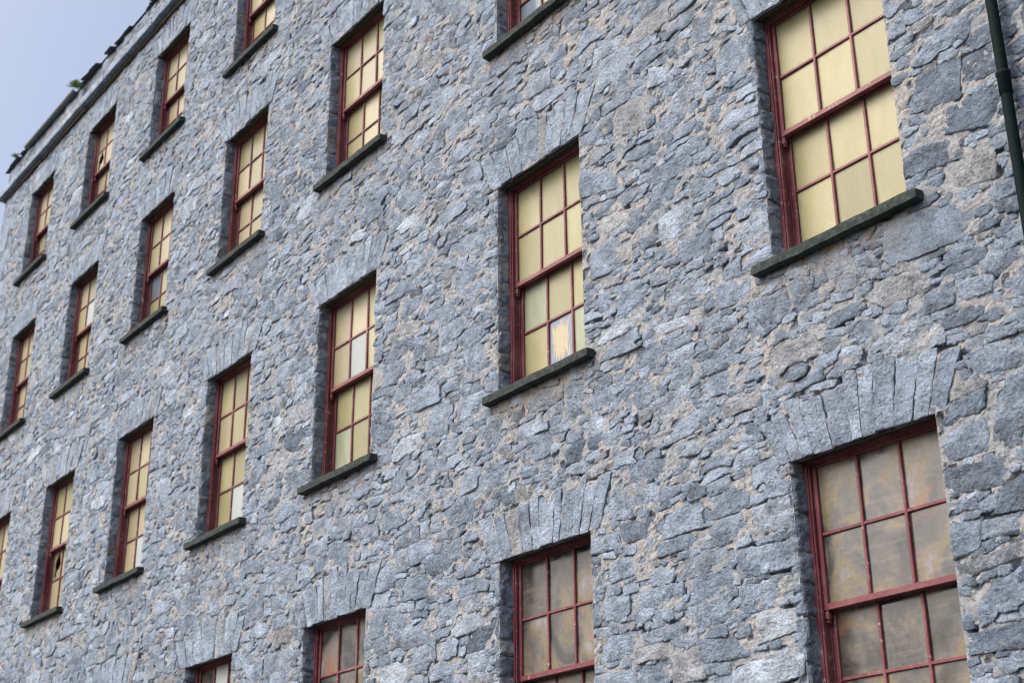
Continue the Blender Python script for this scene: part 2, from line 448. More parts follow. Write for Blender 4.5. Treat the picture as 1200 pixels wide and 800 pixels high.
def rnd_stone(cx, cz, a, b, tilt, chop=0.65, sq=9.0):
    n, r = [], []
    for k in range(4):
        ang = tilt + k * math.pi / 2 + R(rng.normal(0, sq if k % 2 == 0 else sq * 0.45))
        n.append((math.cos(ang), math.sin(ang))); r.append((a if k % 2 == 0 else b) * rng.uniform(0.86, 1.08))
    for k in range(4):
        if rng.random() < chop:
            sx, sz = (1, 1, -1, -1)[k], (1, -1, 1, -1)[k]
            psi = math.atan2(sz * a, sx * b) + R(rng.normal(0, 14))
            h = a * abs(math.cos(psi)) + b * abs(math.sin(psi))
            n.append((math.cos(psi + tilt), math.sin(psi + tilt))); r.append(h * rng.uniform(0.66, 0.93))
    e = max(a, b) * abs(math.sin(tilt))
    return dict(c=np.array([cx, cz]), n=n, r=r, ext=np.array([a * 1.12 + e * 0.5, b * 1.15 + e]), lim=1.55, kind='rubble', tone=None)

# flat arches of radiating stones over every opening
for c, r in WINS:
    x = COLX[c]; z = ZT[r]
    lr = np.random.default_rng(100 + c * 7 + r)
    wd = lr.uniform(0.075, 0.175, 60); k = 0; edges = [0.0]
    total = W + 0.10 + lr.uniform(0, 0.12)
    while edges[-1] < total - 0.08:
        edges.append(edges[-1] + wd[k]); k += 1
    edges = (np.array(edges) / edges[-1] - 0.5) * total
    flare = lr.uniform(1.16, 1.34)
    for i in range(len(edges) - 1):
        e0, e1 = edges[i], edges[i + 1]
        mid = (e0 + e1) / 2
        h = 0.34 + 0.09 * (1 - (2 * mid / total) ** 2) + lr.uniform(-0.05, 0.045)
        dz = lr.uniform(-0.010, 0.003); sk = lr.uniform(-0.012, 0.012)
        pts = [(x + e0, z + dz), (x + e1, z + dz), (x + e1 * flare + sk, z + h), (x + e0 * flare + sk, z + h)]
        st = from_poly(pts, kind='voussoir', lim=1.01, tone=lr.uniform(0.42, 0.70), bias=0.94, flat=1)
        j0, j1, i0, i1 = window_of(st, 0.8)
        if not outside[j0:j1, i0:i1].all(): try_place(st, force=True)
# larger dressed blocks up the far corner
zc = ZB + 0.1; k = 0
while zc < COR0 - 0.1:
    hh = rng.uniform(0.26, 0.38); ww = (0.85, 0.5)[k % 2] * rng.uniform(0.85, 1.15); k += 1
    st = from_poly([(XL - 0.02, zc), (XL + ww, zc), (XL + ww, zc + hh - 0.01), (XL - 0.02, zc + hh - 0.01)], kind='quoin', lim=1.03, tone=rng.uniform(0.45, 0.7), flat=1)
    zc += hh
    j0, j1, i0, i1 = window_of(st, 0.9)
    if not outside[j0:j1, i0:i1].all(): try_place(st, force=True)
# stones that stand out in the photograph, in wall coordinates
KNOWN = 's 3.56,-1.14 4.20,-1.24 4.18,-1.45 3.55,-1.44;. 3.33,-1.57 3.52,-1.50 3.82,-1.58 3.79,-1.70 3.49,-1.69;. 4.01,-1.71 4.26,-1.75 4.23,-1.86 3.99,-1.85;. 3.16,-1.69 3.43,-1.73 3.43,-1.87 3.17,-1.85;. 3.65,-1.69 3.99,-1.70 3.97,-1.84 3.63,-1.85;. 3.99,-2.18 4.39,-2.16 4.36,-2.36 4.03,-2.32;p 1.50,-0.22 1.86,-0.21 1.85,-0.49 1.51,-0.48;p 0.78,0.05 1.19,-0.00 1.15,-0.09 0.79,-0.11;. 0.60,-0.07 1.15,-0.22 1.16,-0.48 0.60,-0.42;. 0.59,0.61 1.16,0.41 1.12,0.23 0.59,0.35;. 1.39,-0.65 1.74,-0.69 1.73,-0.81 1.39,-0.76;p 1.37,-1.09 1.88,-1.13 1.81,-1.20 1.42,-1.18;. 1.43,-2.05 1.81,-2.01 1.79,-2.18 1.40,-2.14;p 0.02,-1.39 0.29,-1.34 0.31,-1.42 0.07,-1.45;d 1.17,-1.68 1.34,-1.71 1.32,-1.79 1.13,-1.83;. -0.22,1.89 0.22,1.84 0.24,1.62 -0.13,1.66;p 0.85,1.64 1.15,1.64 1.18,1.51 0.76,1.52;. 1.04,0.96 1.47,0.90 1.40,0.62 1.02,0.72;p 1.48,1.12 1.76,1.05 1.72,0.91 1.46,0.94;. 1.99,1.28 2.25,1.26 2.23,1.04 1.97,1.05;d -2.62,-0.74 -1.96,-0.81 -1.95,-0.92 -2.51,-0.96;. -1.23,-1.59 -0.85,-1.58 -0.85,-1.76 -1.19,-1.79;. -2.23,-0.64 -1.51,-0.59 -1.44,-0.84 -2.18,-0.77;. -2.59,-0.12 -2.05,-0.21 -2.09,-0.41 -2.58,-0.37;. 2.07,-2.93 2.54,-2.96 2.57,-3.13 2.07,-3.13;p 2.15,-3.37 2.58,-3.40 2.55,-3.53 2.14,-3.57;p 2.23,-2.69 2.56,-2.68 2.57,-2.88 2.24,-2.86;. 3.74,-3.13 3.95,-3.14 3.92,-3.31 3.73,-3.34;. 3.96,-3.17 4.23,-3.16 4.20,-3.28 3.94,-3.27;. 3.74,-3.38 4.18,-3.33 4.15,-3.41 3.73,-3.46;d 3.71,-3.77 4.12,-3.75 4.10,-3.89 3.71,-3.87;. 3.74,-2.56 4.07,-2.58 4.06,-2.77 3.76,-2.78;d 3.77,-2.83 4.16,-2.84 4.16,-2.99 3.74,-2.98;d 4.12,-2.62 4.30,-2.64 4.27,-2.81 4.09,-2.79;. 0.55,-2.55 0.90,-2.50 0.91,-2.66 0.57,-2.65;d 0.91,-2.50 1.36,-2.52 1.35,-2.67 0.93,-2.64;d 1.31,-2.72 1.75,-2.72 1.73,-2.84 1.31,-2.82;. 0.59,-2.73 1.25,-2.77 1.25,-2.89 0.58,-2.91;. 1.08,-3.32 1.53,-3.30 1.52,-3.41 1.09,-3.41;. 0.57,-3.29 1.08,-3.29 1.04,-3.45 0.58,-3.47;. 1.00,-3.03 1.53,-3.04 1.52,-3.16 1.02,-3.16;d 3.78,-0.24 4.25,-0.27 4.22,-0.54 3.77,-0.46;d 4.27,-0.29 4.51,-0.29 4.48,-0.49 4.24,-0.50;d 4.00,-0.56 4.48,-0.59 4.46,-0.84 3.97,-0.71;d 3.76,-0.70 4.19,-0.82 4.17,-0.95 3.75,-0.90;. 4.06,-0.93 4.39,-0.95 4.37,-1.17 4.05,-1.12;. 3.78,0.23 3.91,0.20 3.89,0.11 3.77,0.12;. 2.22,0.94 2.71,0.82 2.69,0.59 2.20,0.65;p 2.21,-0.62 2.60,-0.62 2.57,-0.85 2.18,-0.79;. 2.05,-1.00 2.42,-1.06 2.38,-1.22 2.08,-1.19;p 1.97,-3.64 2.56,-3.61 2.55,-3.81 1.96,-3.86;. 0.55,-3.56 1.02,-3.53 1.01,-3.72 0.57,-3.71'
TONES = {'s': 0.45, 'p': 0.84, 'd': 0.25, '.': 0.56}
for s_ in KNOWN.split(';'):
    t_ = s_.split()
    pts = [tuple(map(float, p.split(','))) for p in t_[1:]]
    try_place(from_poly(pts, lim=1.10, tone=TONES[t_[0]] + rng.uniform(-0.06, 0.06), flat=2 if t_[0] == 's' else 0, kind='known'), tol=0.25)
# the rest: big stones first, then ever smaller ones into the gaps
LINES = [ZB]
while LINES[-1] < ZTOP: LINES.append(LINES[-1] + rng.uniform(0.10, 0.21))
LINES = np.array(LINES)
def fill(n_try, amin, amax, bmin, bmax, tsd, tol, zone=None, chop=0.40, sq=6.0, snap=0.0):
    ok = ~occ
    if zone is not None: ok &= zone
    js, is_ = np.nonzero(ok)
    if len(js) == 0: return
    pick = rng.integers(0, len(js), n_try)
    for p in pick:
        j, i = js[p], is_[p]
        if occ[j, i]: continue
        a = rng.uniform(amin, amax); b = min(rng.uniform(bmin, bmax), a * 0.95)
        cx, cz = XL + (i + 0.5) * RES, ZB + (j + 0.5) * RES
        if rng.random() < snap:                       # bedded on a rough course line
            wv = 0.035 * math.sin(cx * 0.8 + cz) + 0.02 * math.sin(cx * 2.3 + 1.7 * cz)
            L_ = LINES + wv
            cz = L_[np.argmin(np.abs(L_ - (cz - b)))] + b
        ci, cj, da, db = int((cx - XL) / RES), int((cz - ZB) / RES), int(0.72 * a / RES), int(0.72 * b / RES)
        if cj < 0 or cj >= nv or occ[cj, max(0, ci - da)] or occ[cj, min(nu - 1, ci + da)] or occ[max(0, cj - db), ci] or occ[min(nv - 1, cj + db), ci]: continue
        try_place(rnd_stone(cx, cz, a, b, R(rng.normal(0, tsd)), chop, sq), tol)
low = (gz < -2.35 - 0.10 * np.clip(gx, -9, 3))       # squarer, larger work in the lower storey
fill(4000, 0.13, 0.27, 0.065, 0.105, 1.5, 0.03, low, 0.25, 4.0, 0.9)
fill(900, 0.17, 0.31, 0.060, 0.110, 2.5, 0.03, None, 0.35, 6.0, 0.8)
fill(7000, 0.09, 0.17, 0.038, 0.070, 3.5, 0.03, None, 0.4, 7.0, 0.75)
fill(34000, 0.050, 0.100, 0.022, 0.046, 5, 0.04, None, 0.45, 9.0, 0.5)
fill(34000, 0.030, 0.060, 0.014, 0.028, 9, 0.06, None, 0.5, 12.0)
lab[blocked | outside] = -2

# ------------------------------------------------------------------ shape each stone from its cell
allV, allT, meta = [], [], []
cover = np.zeros((nv, nu), bool)
def simplify(P, tol):
    """Douglas-Peucker on a closed outline: keeps the corners a mason's hammer left"""
    n = len(P); keep = np.zeros(n, bool)
    i0 = int(np.argmax(P[:, 0])); i1 = int(np.argmin(P[:, 0])); keep[[i0, i1]] = True
    stack = [(i0, i1), (i1, i0)]
    while stack:
        a_, b_ = stack.pop()
        m_ = (b_ - a_) % n
        if m_ < 2: continue
        ids = (a_ + np.arange(1, m_)) % n
        d = P[b_] - P[a_]; L = math.hypot(d[0], d[1]) + 1e-9
        dist = np.abs((P[ids, 0] - P[a_, 0]) * d[1] - (P[ids, 1] - P[a_, 1]) * d[0]) / L
        k = int(dist.argmax())
        if dist[k] > tol:
            keep[ids[k]] = True; stack += [(a_, int(ids[k])), (int(ids[k]), b_)]
    return np.nonzero(keep)[0]
def shape(si, st):
    c = st['c']; chip = st.get('chip', 0); flat = st.get('flat', 0)
    P3 = np.array([c[0], 0, c[1]]); dist = np.linalg.norm(P3 - CAM)
    pm = 1438.0 / dist
    a, b = st['ext']
    Nd = 28 if chip else 64
    ph = np.arange(Nd) * 2 * math.pi / Nd
    th = np.arctan2(b * np.sin(ph), a * np.cos(ph))
    ct, sn = np.cos(th), np.sin(th)
    g = np.max([(nx_ * ct + nz_ * sn) / r for (nx_, nz_), r in zip(st['n'], st['r'])], axis=0)
    rmax = np.minimum(st['lim'] / np.maximum(g, 1e-3), 1.3 * np.hypot(a, b) + 0.02)
    M = int(np.ceil(rmax.max() / 0.005)) + 1
    rr = np.arange(M) * 0.005
    ii = ((c[0] + rr[None, :] * ct[:, None] - XL) / RES).astype(int); jj = ((c[1] + rr[None, :] * sn[:, None] - ZB) / RES).astype(int)
    okc = (ii >= 0) & (ii < nu) & (jj >= 0) & (jj < nv)
    hit = np.where(okc, lab[np.clip(jj, 0, nv - 1), np.clip(ii, 0, nu - 1)], -3) != si
    first = np.where(hit.any(1), hit.argmax(1), M) * 0.005
    rad = np.minimum(first, rmax)
    if np.median(rad) < 0.007: return
    small = min(a, b)
    inset = 0.002 if flat else rng.uniform(0.0005, 0.007) * min(1.0, small / 0.06)
    rad = np.maximum(rad - inset, 0.004)
    out = np.stack([rad * ct, rad * sn], 1)
    kp = simplify(out, 0.0055 if not chip else 0.004)
    cor = out[kp]
    if len(cor) < 4: return
    # walk the edges, a point every few pixels, slightly ragged
    spx, spz = max(2.6 / pm, 0.011), max(1.8 / pm, 0.008)
    ring = []
    for p, q_ in zip(cor, np.roll(cor, -1, 0)):
        e = q_ - p; L = math.hypot(*e)
        m_ = max(1, int(L / (spx * 1.15)))
        t_ = np.arange(m_) / m_
        pts = p + t_[:, None] * e
        if m_ > 1:
            nn = np.array([e[1], -e[0]]) / (L + 1e-9)
            pts[1:] += nn * (rng.normal(0, 0.0022 if not flat else 0.0010, m_ - 1)[:, None])
        ring.append(pts)
    ring = np.concatenate(ring)
    n_ = len(ring)
    rl = np.hypot(ring[:, 0], ring[:, 1])
    ins = rng.uniform(0.005, 0.014, n_)
    inner = ring * np.clip(1 - ins / np.maximum(rl, 1e-4), 0.55, 1)[:, None]
    lo_, hi_ = ring.min(0), ring.max(0)
    gx_, gz_ = np.meshgrid(np.arange(lo_[0], hi_[0], spx), np.arange(lo_[1], hi_[1], spz))
    ip = np.stack([gx_.ravel() + rng.uniform(-0.38, 0.38, gx_.size) * spx, gz_.ravel() + rng.uniform(-0.38, 0.38, gx_.size) * spz], 1)
    o_ = np.argsort(th)
    ring_r = np.interp(np.arctan2(ip[:, 1], ip[:, 0]), th[o_], rad[o_], period=2 * math.pi)
    ip = ip[np.hypot(ip[:, 0], ip[:, 1]) < np.minimum(ring_r - 0.014, ring_r * 0.86)]
    co_ = [Vector(v) for v in np.concatenate([ring, inner if not chip else inner[:0], ip])]
    res = delaunay_2d_cdt(co_, [], [list(range(n_))], 1, 1e-6)
    VV = np.array([(v.x, v.y) for v in res[0]])
    FF = np.array([f for f in res[2] if len(f) == 3])
    if len(FF) == 0: return
    orig = res[3]
    isb = np.array([any(k_ < n_ for k_ in o) for o in orig])
    back = {}
    order = [None] * n_
    for vi, o in enumerate(orig):
        for k_ in o:
            if k_ < n_: order[k_] = vi
    order = [v for v in order if v is not None]
    # make the front face counter-clockwise in (x, z)
    v0, v1, v2 = VV[FF[:, 0]], VV[FF[:, 1]], VV[FF[:, 2]]
    cr = (v1[:, 0] - v0[:, 0]) * (v2[:, 1] - v0[:, 1]) - (v1[:, 1] - v0[:, 1]) * (v2[:, 0] - v0[:, 0])
    FF[cr < 0] = FF[cr < 0][:, ::-1]
    nb = len(order); nvv = len(VV)
    oi = np.array(order); oj = np.roll(oi, -1)
    bi = nvv + np.arange(nb); bj = np.roll(bi, -1)
    T = np.concatenate([FF, np.stack([oi, bi, oj], 1), np.stack([oj, bi, bj], 1)])
    X = np.concatenate([VV[:, 0], VV[oi, 0]]); Z = np.concatenate([VV[:, 1], VV[oi, 1]])
    rim = np.concatenate([np.where(isb, 1, 0), np.full(nb, 2)])
    # face: one general tilt, cut by a few cleavage planes
    pr = rng.uniform(0.006, 0.0145) * min(1.0, 0.7 + small / 0.15)
    if st['kind'] in ('voussoir', 'quoin'): pr = rng.uniform(0.008, 0.0135)
    if flat == 2: pr = 0.016
    if chip: pr = rng.uniform(0.002, 0.013)
    lim_t = 0.009
    tx = float(np.clip(rng.normal(0, 0.06), -lim_t / a, lim_t / a)); tz = float(np.clip(rng.normal(0.01, 0.12), -lim_t / b, lim_t / b))
    if flat: tx, tz = tx * 0.4, tz * 0.4
    planes = [(tx, tz, 0.0)]
    for _ in range(3 if not flat else 1):
        an = rng.uniform(0, 2 * math.pi); s_ = rng.uniform(0.10, 0.34) * (1.0 if not flat else 0.3)
        reach = a * abs(math.cos(an)) + b * abs(math.sin(an))
        planes.append((tx + s_ * math.cos(an), tz + s_ * math.sin(an), s_ * reach * rng.uniform(0.10, 0.6)))
    h = np.min([px * X + pz * Z + k0 for px, pz, k0 in planes], axis=0) + pr
    h = np.clip(h, -0.012, 0.045)
    bev = rng.uniform(0.002, 0.007) if not flat else rng.uniform(0.001, 0.004)
    tone = st['tone'] if st['tone'] is not None else float(np.clip(rng.normal(0.52, 0.16), 0.05, 0.90))
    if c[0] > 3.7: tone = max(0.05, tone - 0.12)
    j0, j1, i0, i1 = window_of(st, 2.1)
    dx = (XL + (np.arange(i0, i1) + 0.5) * RES) - c[0]; dz_ = (ZB + (np.arange(j0, j1) + 0.5) * RES)[:, None] - c[1]
    cover[j0:j1, i0:i1] |= np.hypot(dx, dz_) < np.interp(np.arctan2(dz_, dx), th[o_], rad[o_], period=2 * math.pi) + 0.002
    area = 0.5 * np.sum(rad * np.roll(rad, -1) * np.abs(np.sin(np.roll(th, -1) - th)))
    allV.append(np.stack([c[0] + X, h, c[1] + Z, rim, np.full(len(X), si), np.full(len(X), bev), np.full(len(X), flat), np.full(len(X), small)], 1))
    allT.append(T)
    meta.append(dict(kind=st['kind'], tone=tone, area=area * pm * pm, c=c))
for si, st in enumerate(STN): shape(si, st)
# chips and pinnings pushed into the joints that are still open
occ = cover | blocked | outside
for c, r in WINS: occ[cells(COLX[c] - W / 2 - 0.02, COLX[c] + W / 2 + 0.02, ZT[r] - 0.03, ZT[r] + 0.05)] = True
best[:] = np.where(occ, 0.0, 1.5); lab[:] = np.where(occ, -2, -1)
n0 = len(STN)
fill(30000, 0.036, 0.090, 0.013, 0.032, 8, 0.14)
fill(36000, 0.024, 0.052, 0.010, 0.020, 14, 0.18, gx > -9)
fill(22000, 0.016, 0.030, 0.008, 0.014, 20, 0.20, gx > -2)
lab[occ & (best <= 0)] = -2
for si in range(n0, len(STN)):
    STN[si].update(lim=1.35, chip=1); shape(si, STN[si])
print('stones laid:', n0, '+', len(STN) - n0)
cnt = np.array([len(v) for v in allV]); off = np.concatenate([[0], np.cumsum(cnt)])
BV = np.concatenate(allV)
X, H, Z, RIM, SID, BEV, FLAT, SM = BV.T
rough = np.where(FLAT == 0, 1.0, np.where(FLAT == 1, 0.95, 0.25)) * np.clip(SM / 0.06, 0.35, 1.0)
H = H + rough * (0.0042 * fbm(X * 9, Z * 13, SID * 0.37, 3) + 0.0045 * np.abs(vnoise(X * 26, Z * 34, SID * 0.71)) + 0.0036 * vnoise(X * 70, Z * 85, SID * 0.5)
                 + 0.0026 * (np.floor(2.0 * fbm(X * 6.5 + 3, Z * 13, SID * 0.43, 2)) + 0.5))
H = np.where(RIM == 1, H - BEV, H)
VOU = np.repeat([m_['kind'] == 'voussoir' for m_ in meta], cnt)
H = np.where(RIM == 2, np.where(VOU, -0.018, -0.07), H)
PV = np.stack([X, -H, Z], 1)
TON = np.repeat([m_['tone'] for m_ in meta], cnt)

def stain(x, z):
    out = np.zeros(len(x))
    for c, r in WINS:
        dx = np.abs(x - COLX[c]); dz_ = (ZS[r] - SILL_H) - z
        k = (dx < W / 2 + 0.2) & (dz_ > -0.02) & (dz_ < 0.6)
        if k.any():
            st_ = np.clip(0.55 + 0.9 * vnoise(x[k] * 14, z[k] * 1.3, c * 3.1 + r) + 0.3 * vnoise(x[k] * 40, z[k] * 5, c * 1.7 + r), 0, 1)
            out[k] = np.maximum(out[k], st_ * np.exp(-np.clip(dz_[k], 0, 1) / 0.16) * np.clip((W / 2 + 0.2 - dx[k]) / 0.15, 0, 1))
    return out
STAIN = stain(X, Z)
# ------------------------------------------------------------------ mortar sheet (the wall part), with the openings and their reveals
def grid_lines(a, b, step_fn, snaps):
    g_ = [a]
    while g_[-1] < b: g_.append(g_[-1] + step_fn(g_[-1]))
    g_ = np.array(g_)
    for s_ in snaps:
        k = np.argmin(np.abs(g_ - s_)); g_[k] = s_
    return np.unique(g_)
us = grid_lines(XL, 9.0, lambda x: 0.02 + 0.028 * np.clip((4 - x) / 20, 0, 1), [COLX[c] + s_ * W / 2 for c in range(7) for s_ in (-1, 1)])
vs = grid_lines(ZB, PAR, lambda z: 0.022, [z for r in range(4) for z in (ZT[r], ZS[r])])
U, Vv = np.meshgrid(us, vs)
hm = 0.0026 + 0.0040 * fbm(U * 5, Vv * 7, 3.3, 4, 0.6) - 0.10 * np.clip(vnoise(U * 15, Vv * 27, 9.1) - 0.30, 0, 1) + 0.0065 * vnoise(U * 34, Vv * 44, 2.2)
lowz = np.clip((-2.2 - 0.1 * np.clip(U, -9, 3) - Vv) / 0.6, 0, 1)
hm = hm - 0.004 * lowz
hole = np.zeros((len(vs) - 1, len(us) - 1), bool)
uc, vc = (us[1:] + us[:-1]) / 2, (vs[1:] + vs[:-1]) / 2
for c, r in WINS:
    x = COLX[c]
    inu = (uc > x - W / 2) & (uc < x + W / 2); inv = (vc > ZS[r]) & (vc < ZT[r])
    hole |= inv[:, None] & inu[None, :]
    eu = (np.abs(us - (x - W / 2)) < 1e-6) | (np.abs(us - (x + W / 2)) < 1e-6)
    ev = (vs >= ZS[r] - 1e-6) & (vs <= ZT[r] + 1e-6)
    hm[np.ix_(ev, eu)] = 0.0
pu, pv = project(np.stack([U, 0 * U, Vv], -1))
iv = (pu > -160) & (pu < 1214) & (pv > -150) & (pv < 812)
keep = ~hole & (iv[:-1, :-1] | iv[1:, 1:])
gi = np.arange(U.size).reshape(U.shape)
jj, ii = np.nonzero(keep)
Q = np.stack([gi[jj, ii], gi[jj, ii + 1], gi[jj + 1, ii + 1], gi[jj + 1, ii]], 1)
V = np.stack([U.ravel(), -hm.ravel(), Vv.ravel()], 1)
used = np.unique(Q); remap = np.full(len(V), -1); remap[used] = np.arange(len(used))
V = V[used]; Q = remap[Q]
# masonry the picture never sees: plain backing so that the building is whole (kept 60 mm behind the face)
extraV, extraQ = [], []
def quad(*p):
    k = len(V) + len(extraV); extraV.extend(p); extraQ.append((k, k + 1, k + 2, k + 3))
for c, r in WINS:
    x0, x1 = COLX[c] - W / 2, COLX[c] + W / 2; z0, z1 = ZS[r], ZT[r]
    quad((x0, 0, z0), (x0, 0, z1), (x0, 0.55, z1), (x0, 0.55, z0))
    quad((x1, 0, z0), (x1, 0.55, z0), (x1, 0.55, z1), (x1, 0, z1))
    quad((x0, 0, z1 + 0.06), (x1, 0, z1 + 0.06), (x1, 0.55, z1 + 0.06), (x0, 0.55, z1 + 0.06))
    quad((x0, 0, z0 - 0.02), (x0, 0.55, z0 - 0.02), (x1, 0.55, z0 - 0.02), (x1, 0, z0 - 0.02))
# backing plane pieces between the openings
xs_ = sorted({XL + 0.01, 9.0} | {COLX[c] + s_ * W / 2 for c in range(7) for s_ in (-1, 1)})
zs_ = sorted({GROUND, PAR} | set(ZT) | set(ZS))
for i in range(len(xs_) - 1):
    for j in range(len(zs_) - 1):
        cx, cz = (xs_[i] + xs_[i + 1]) / 2, (zs_[j] + zs_[j + 1]) / 2
        if any(abs(cx - COLX[c]) < W / 2 and ZS[r] < cz < ZT[r] for c, r in WINS): continue
        quad((xs_[i], 0.055, zs_[j]), (xs_[i + 1], 0.055, zs_[j]), (xs_[i + 1], 0.055, zs_[j + 1]), (xs_[i], 0.055, zs_[j + 1]))
quad((XL, 0.0, GROUND), (XL, 0.0, PAR), (XL, 10.0, PAR), (XL, 10.0, GROUND))
quad((9.0, 0.0, GROUND), (9.0, 10.0, GROUND), (9.0, 10.0, PAR), (9.0, 0.0, PAR))
quad((XL, 10.0, GROUND), (XL, 10.0, PAR), (9.0, 10.0, PAR), (9.0, 10.0, GROUND))
V = np.concatenate([V, np.array(extraV)]); Q = np.concatenate([Q, np.array(extraQ)])
wall = part('wall', mk_mesh('wall', V, Q, {'stain': stain(V[:, 0], V[:, 2])}), M_MORTAR)
def sub(name, me, parent, mat=None, label=None, kind=None):
    return link(name, me, parent, mat, label, kind)

# ------------------------------------------------------------------ stones: the ones that show largest are single objects, the rest is one mass
def stone_obj(k, name):
    s0, s1 = off[k], off[k + 1]
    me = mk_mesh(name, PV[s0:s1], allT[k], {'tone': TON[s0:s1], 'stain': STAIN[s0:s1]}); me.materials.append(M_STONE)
    return sub(name, me, wall)
pcs = np.array([m_['c'] for m_ in meta])
cu, cv = project(np.stack([pcs[:, 0], 0 * pcs[:, 0], pcs[:, 1]], 1))
vis = (cu > 0) & (cu < 1024) & (cv > 0) & (cv < 682)
single = np.zeros(len(meta), bool)
order = np.argsort([-m_['area'] if (v and m_['kind'] in ('rubble', 'known')) else 0 for m_, v in zip(meta, vis)])
single[order[:300]] = True
for k, m_ in enumerate(meta):
    if m_['kind'] == 'voussoir': stone_obj(k, 'voussoir'); single[k] = True
    elif m_['kind'] == 'quoin' : stone_obj(k, 'quoin'); single[k] = True
    elif single[k]: stone_obj(k, 'stone')
rest = [k for k in range(len(meta)) if not single[k]]
vo = 0; RV, RT, RA, RS = [], [], [], []
for k in rest:
    RV.append(PV[off[k]:off[k + 1]]); RA.append(TON[off[k]:off[k + 1]]); RS.append(STAIN[off[k]:off[k + 1]]); RT.append(allT[k] + vo); vo += cnt[k]
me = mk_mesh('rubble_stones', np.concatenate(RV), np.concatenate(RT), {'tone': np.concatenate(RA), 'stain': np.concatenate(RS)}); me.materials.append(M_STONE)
sub('rubble_stones', me, wall, None, 'the smaller grey rubble stones of the wall', 'stuff')
print('TRIS', sum(len(t) for t in allT), 'single', int(single.sum()), 'rest', len(rest))

# jamb stones lining the reveals, and a brown slab behind each arch, soffit shade painted into its colour
JD = 0.120
jamb_rest_V, jamb_rest_Q, jo = [], [], 0
for c, r in WINS:
    x0, x1 = COLX[c] - W / 2, COLX[c] + W / 2
    lr = np.random.default_rng(900 + c * 5 + r)
    dist = np.linalg.norm(np.array([x0, 0, (ZT[r] + ZS[r]) / 2]) - CAM)
    stp = 0.022 * dist / 10
    z = ZS[r] + 0.004; k = 0
    while z < ZT[r] - 0.04:
        h = min(lr.uniform(0.10, 0.30), ZT[r] + 0.02 - z)
        d0 = lr.uniform(-0.006, 0.010)
        me = rough_box('jamb_stone', (x0 - 0.06, -0.004, z + 0.001), (x0 + 0.010 + d0, JD + 0.05, z + h - 0.002), stp, 0.013, M_STONE, c * 31 + r * 7 + k, lr.uniform(0.15, 0.55), 0.006, 14.0)
        sub('jamb_stone', me, wall)
        z += h; k += 1
    me = rough_box('jamb_lining', (x1 - 0.004, 0.006, ZS[r] + 0.004), (x1 + 0.06, JD + 0.05, ZT[r] - 0.01), 0.05, 0.010, M_STONE, c * 17 + r, 0.4)
    sub('jamb_lining', me, wall)
    me = rough_box('soffit_slab', (x0 - 0.10, 0.030, ZT[r] + 0.008), (x1 + 0.10, 0.50, ZT[r] + 0.085), stp, 0.007, M_BROWN_SHADE, c * 13 + r * 3)
    sub('soffit_slab', me, wall)

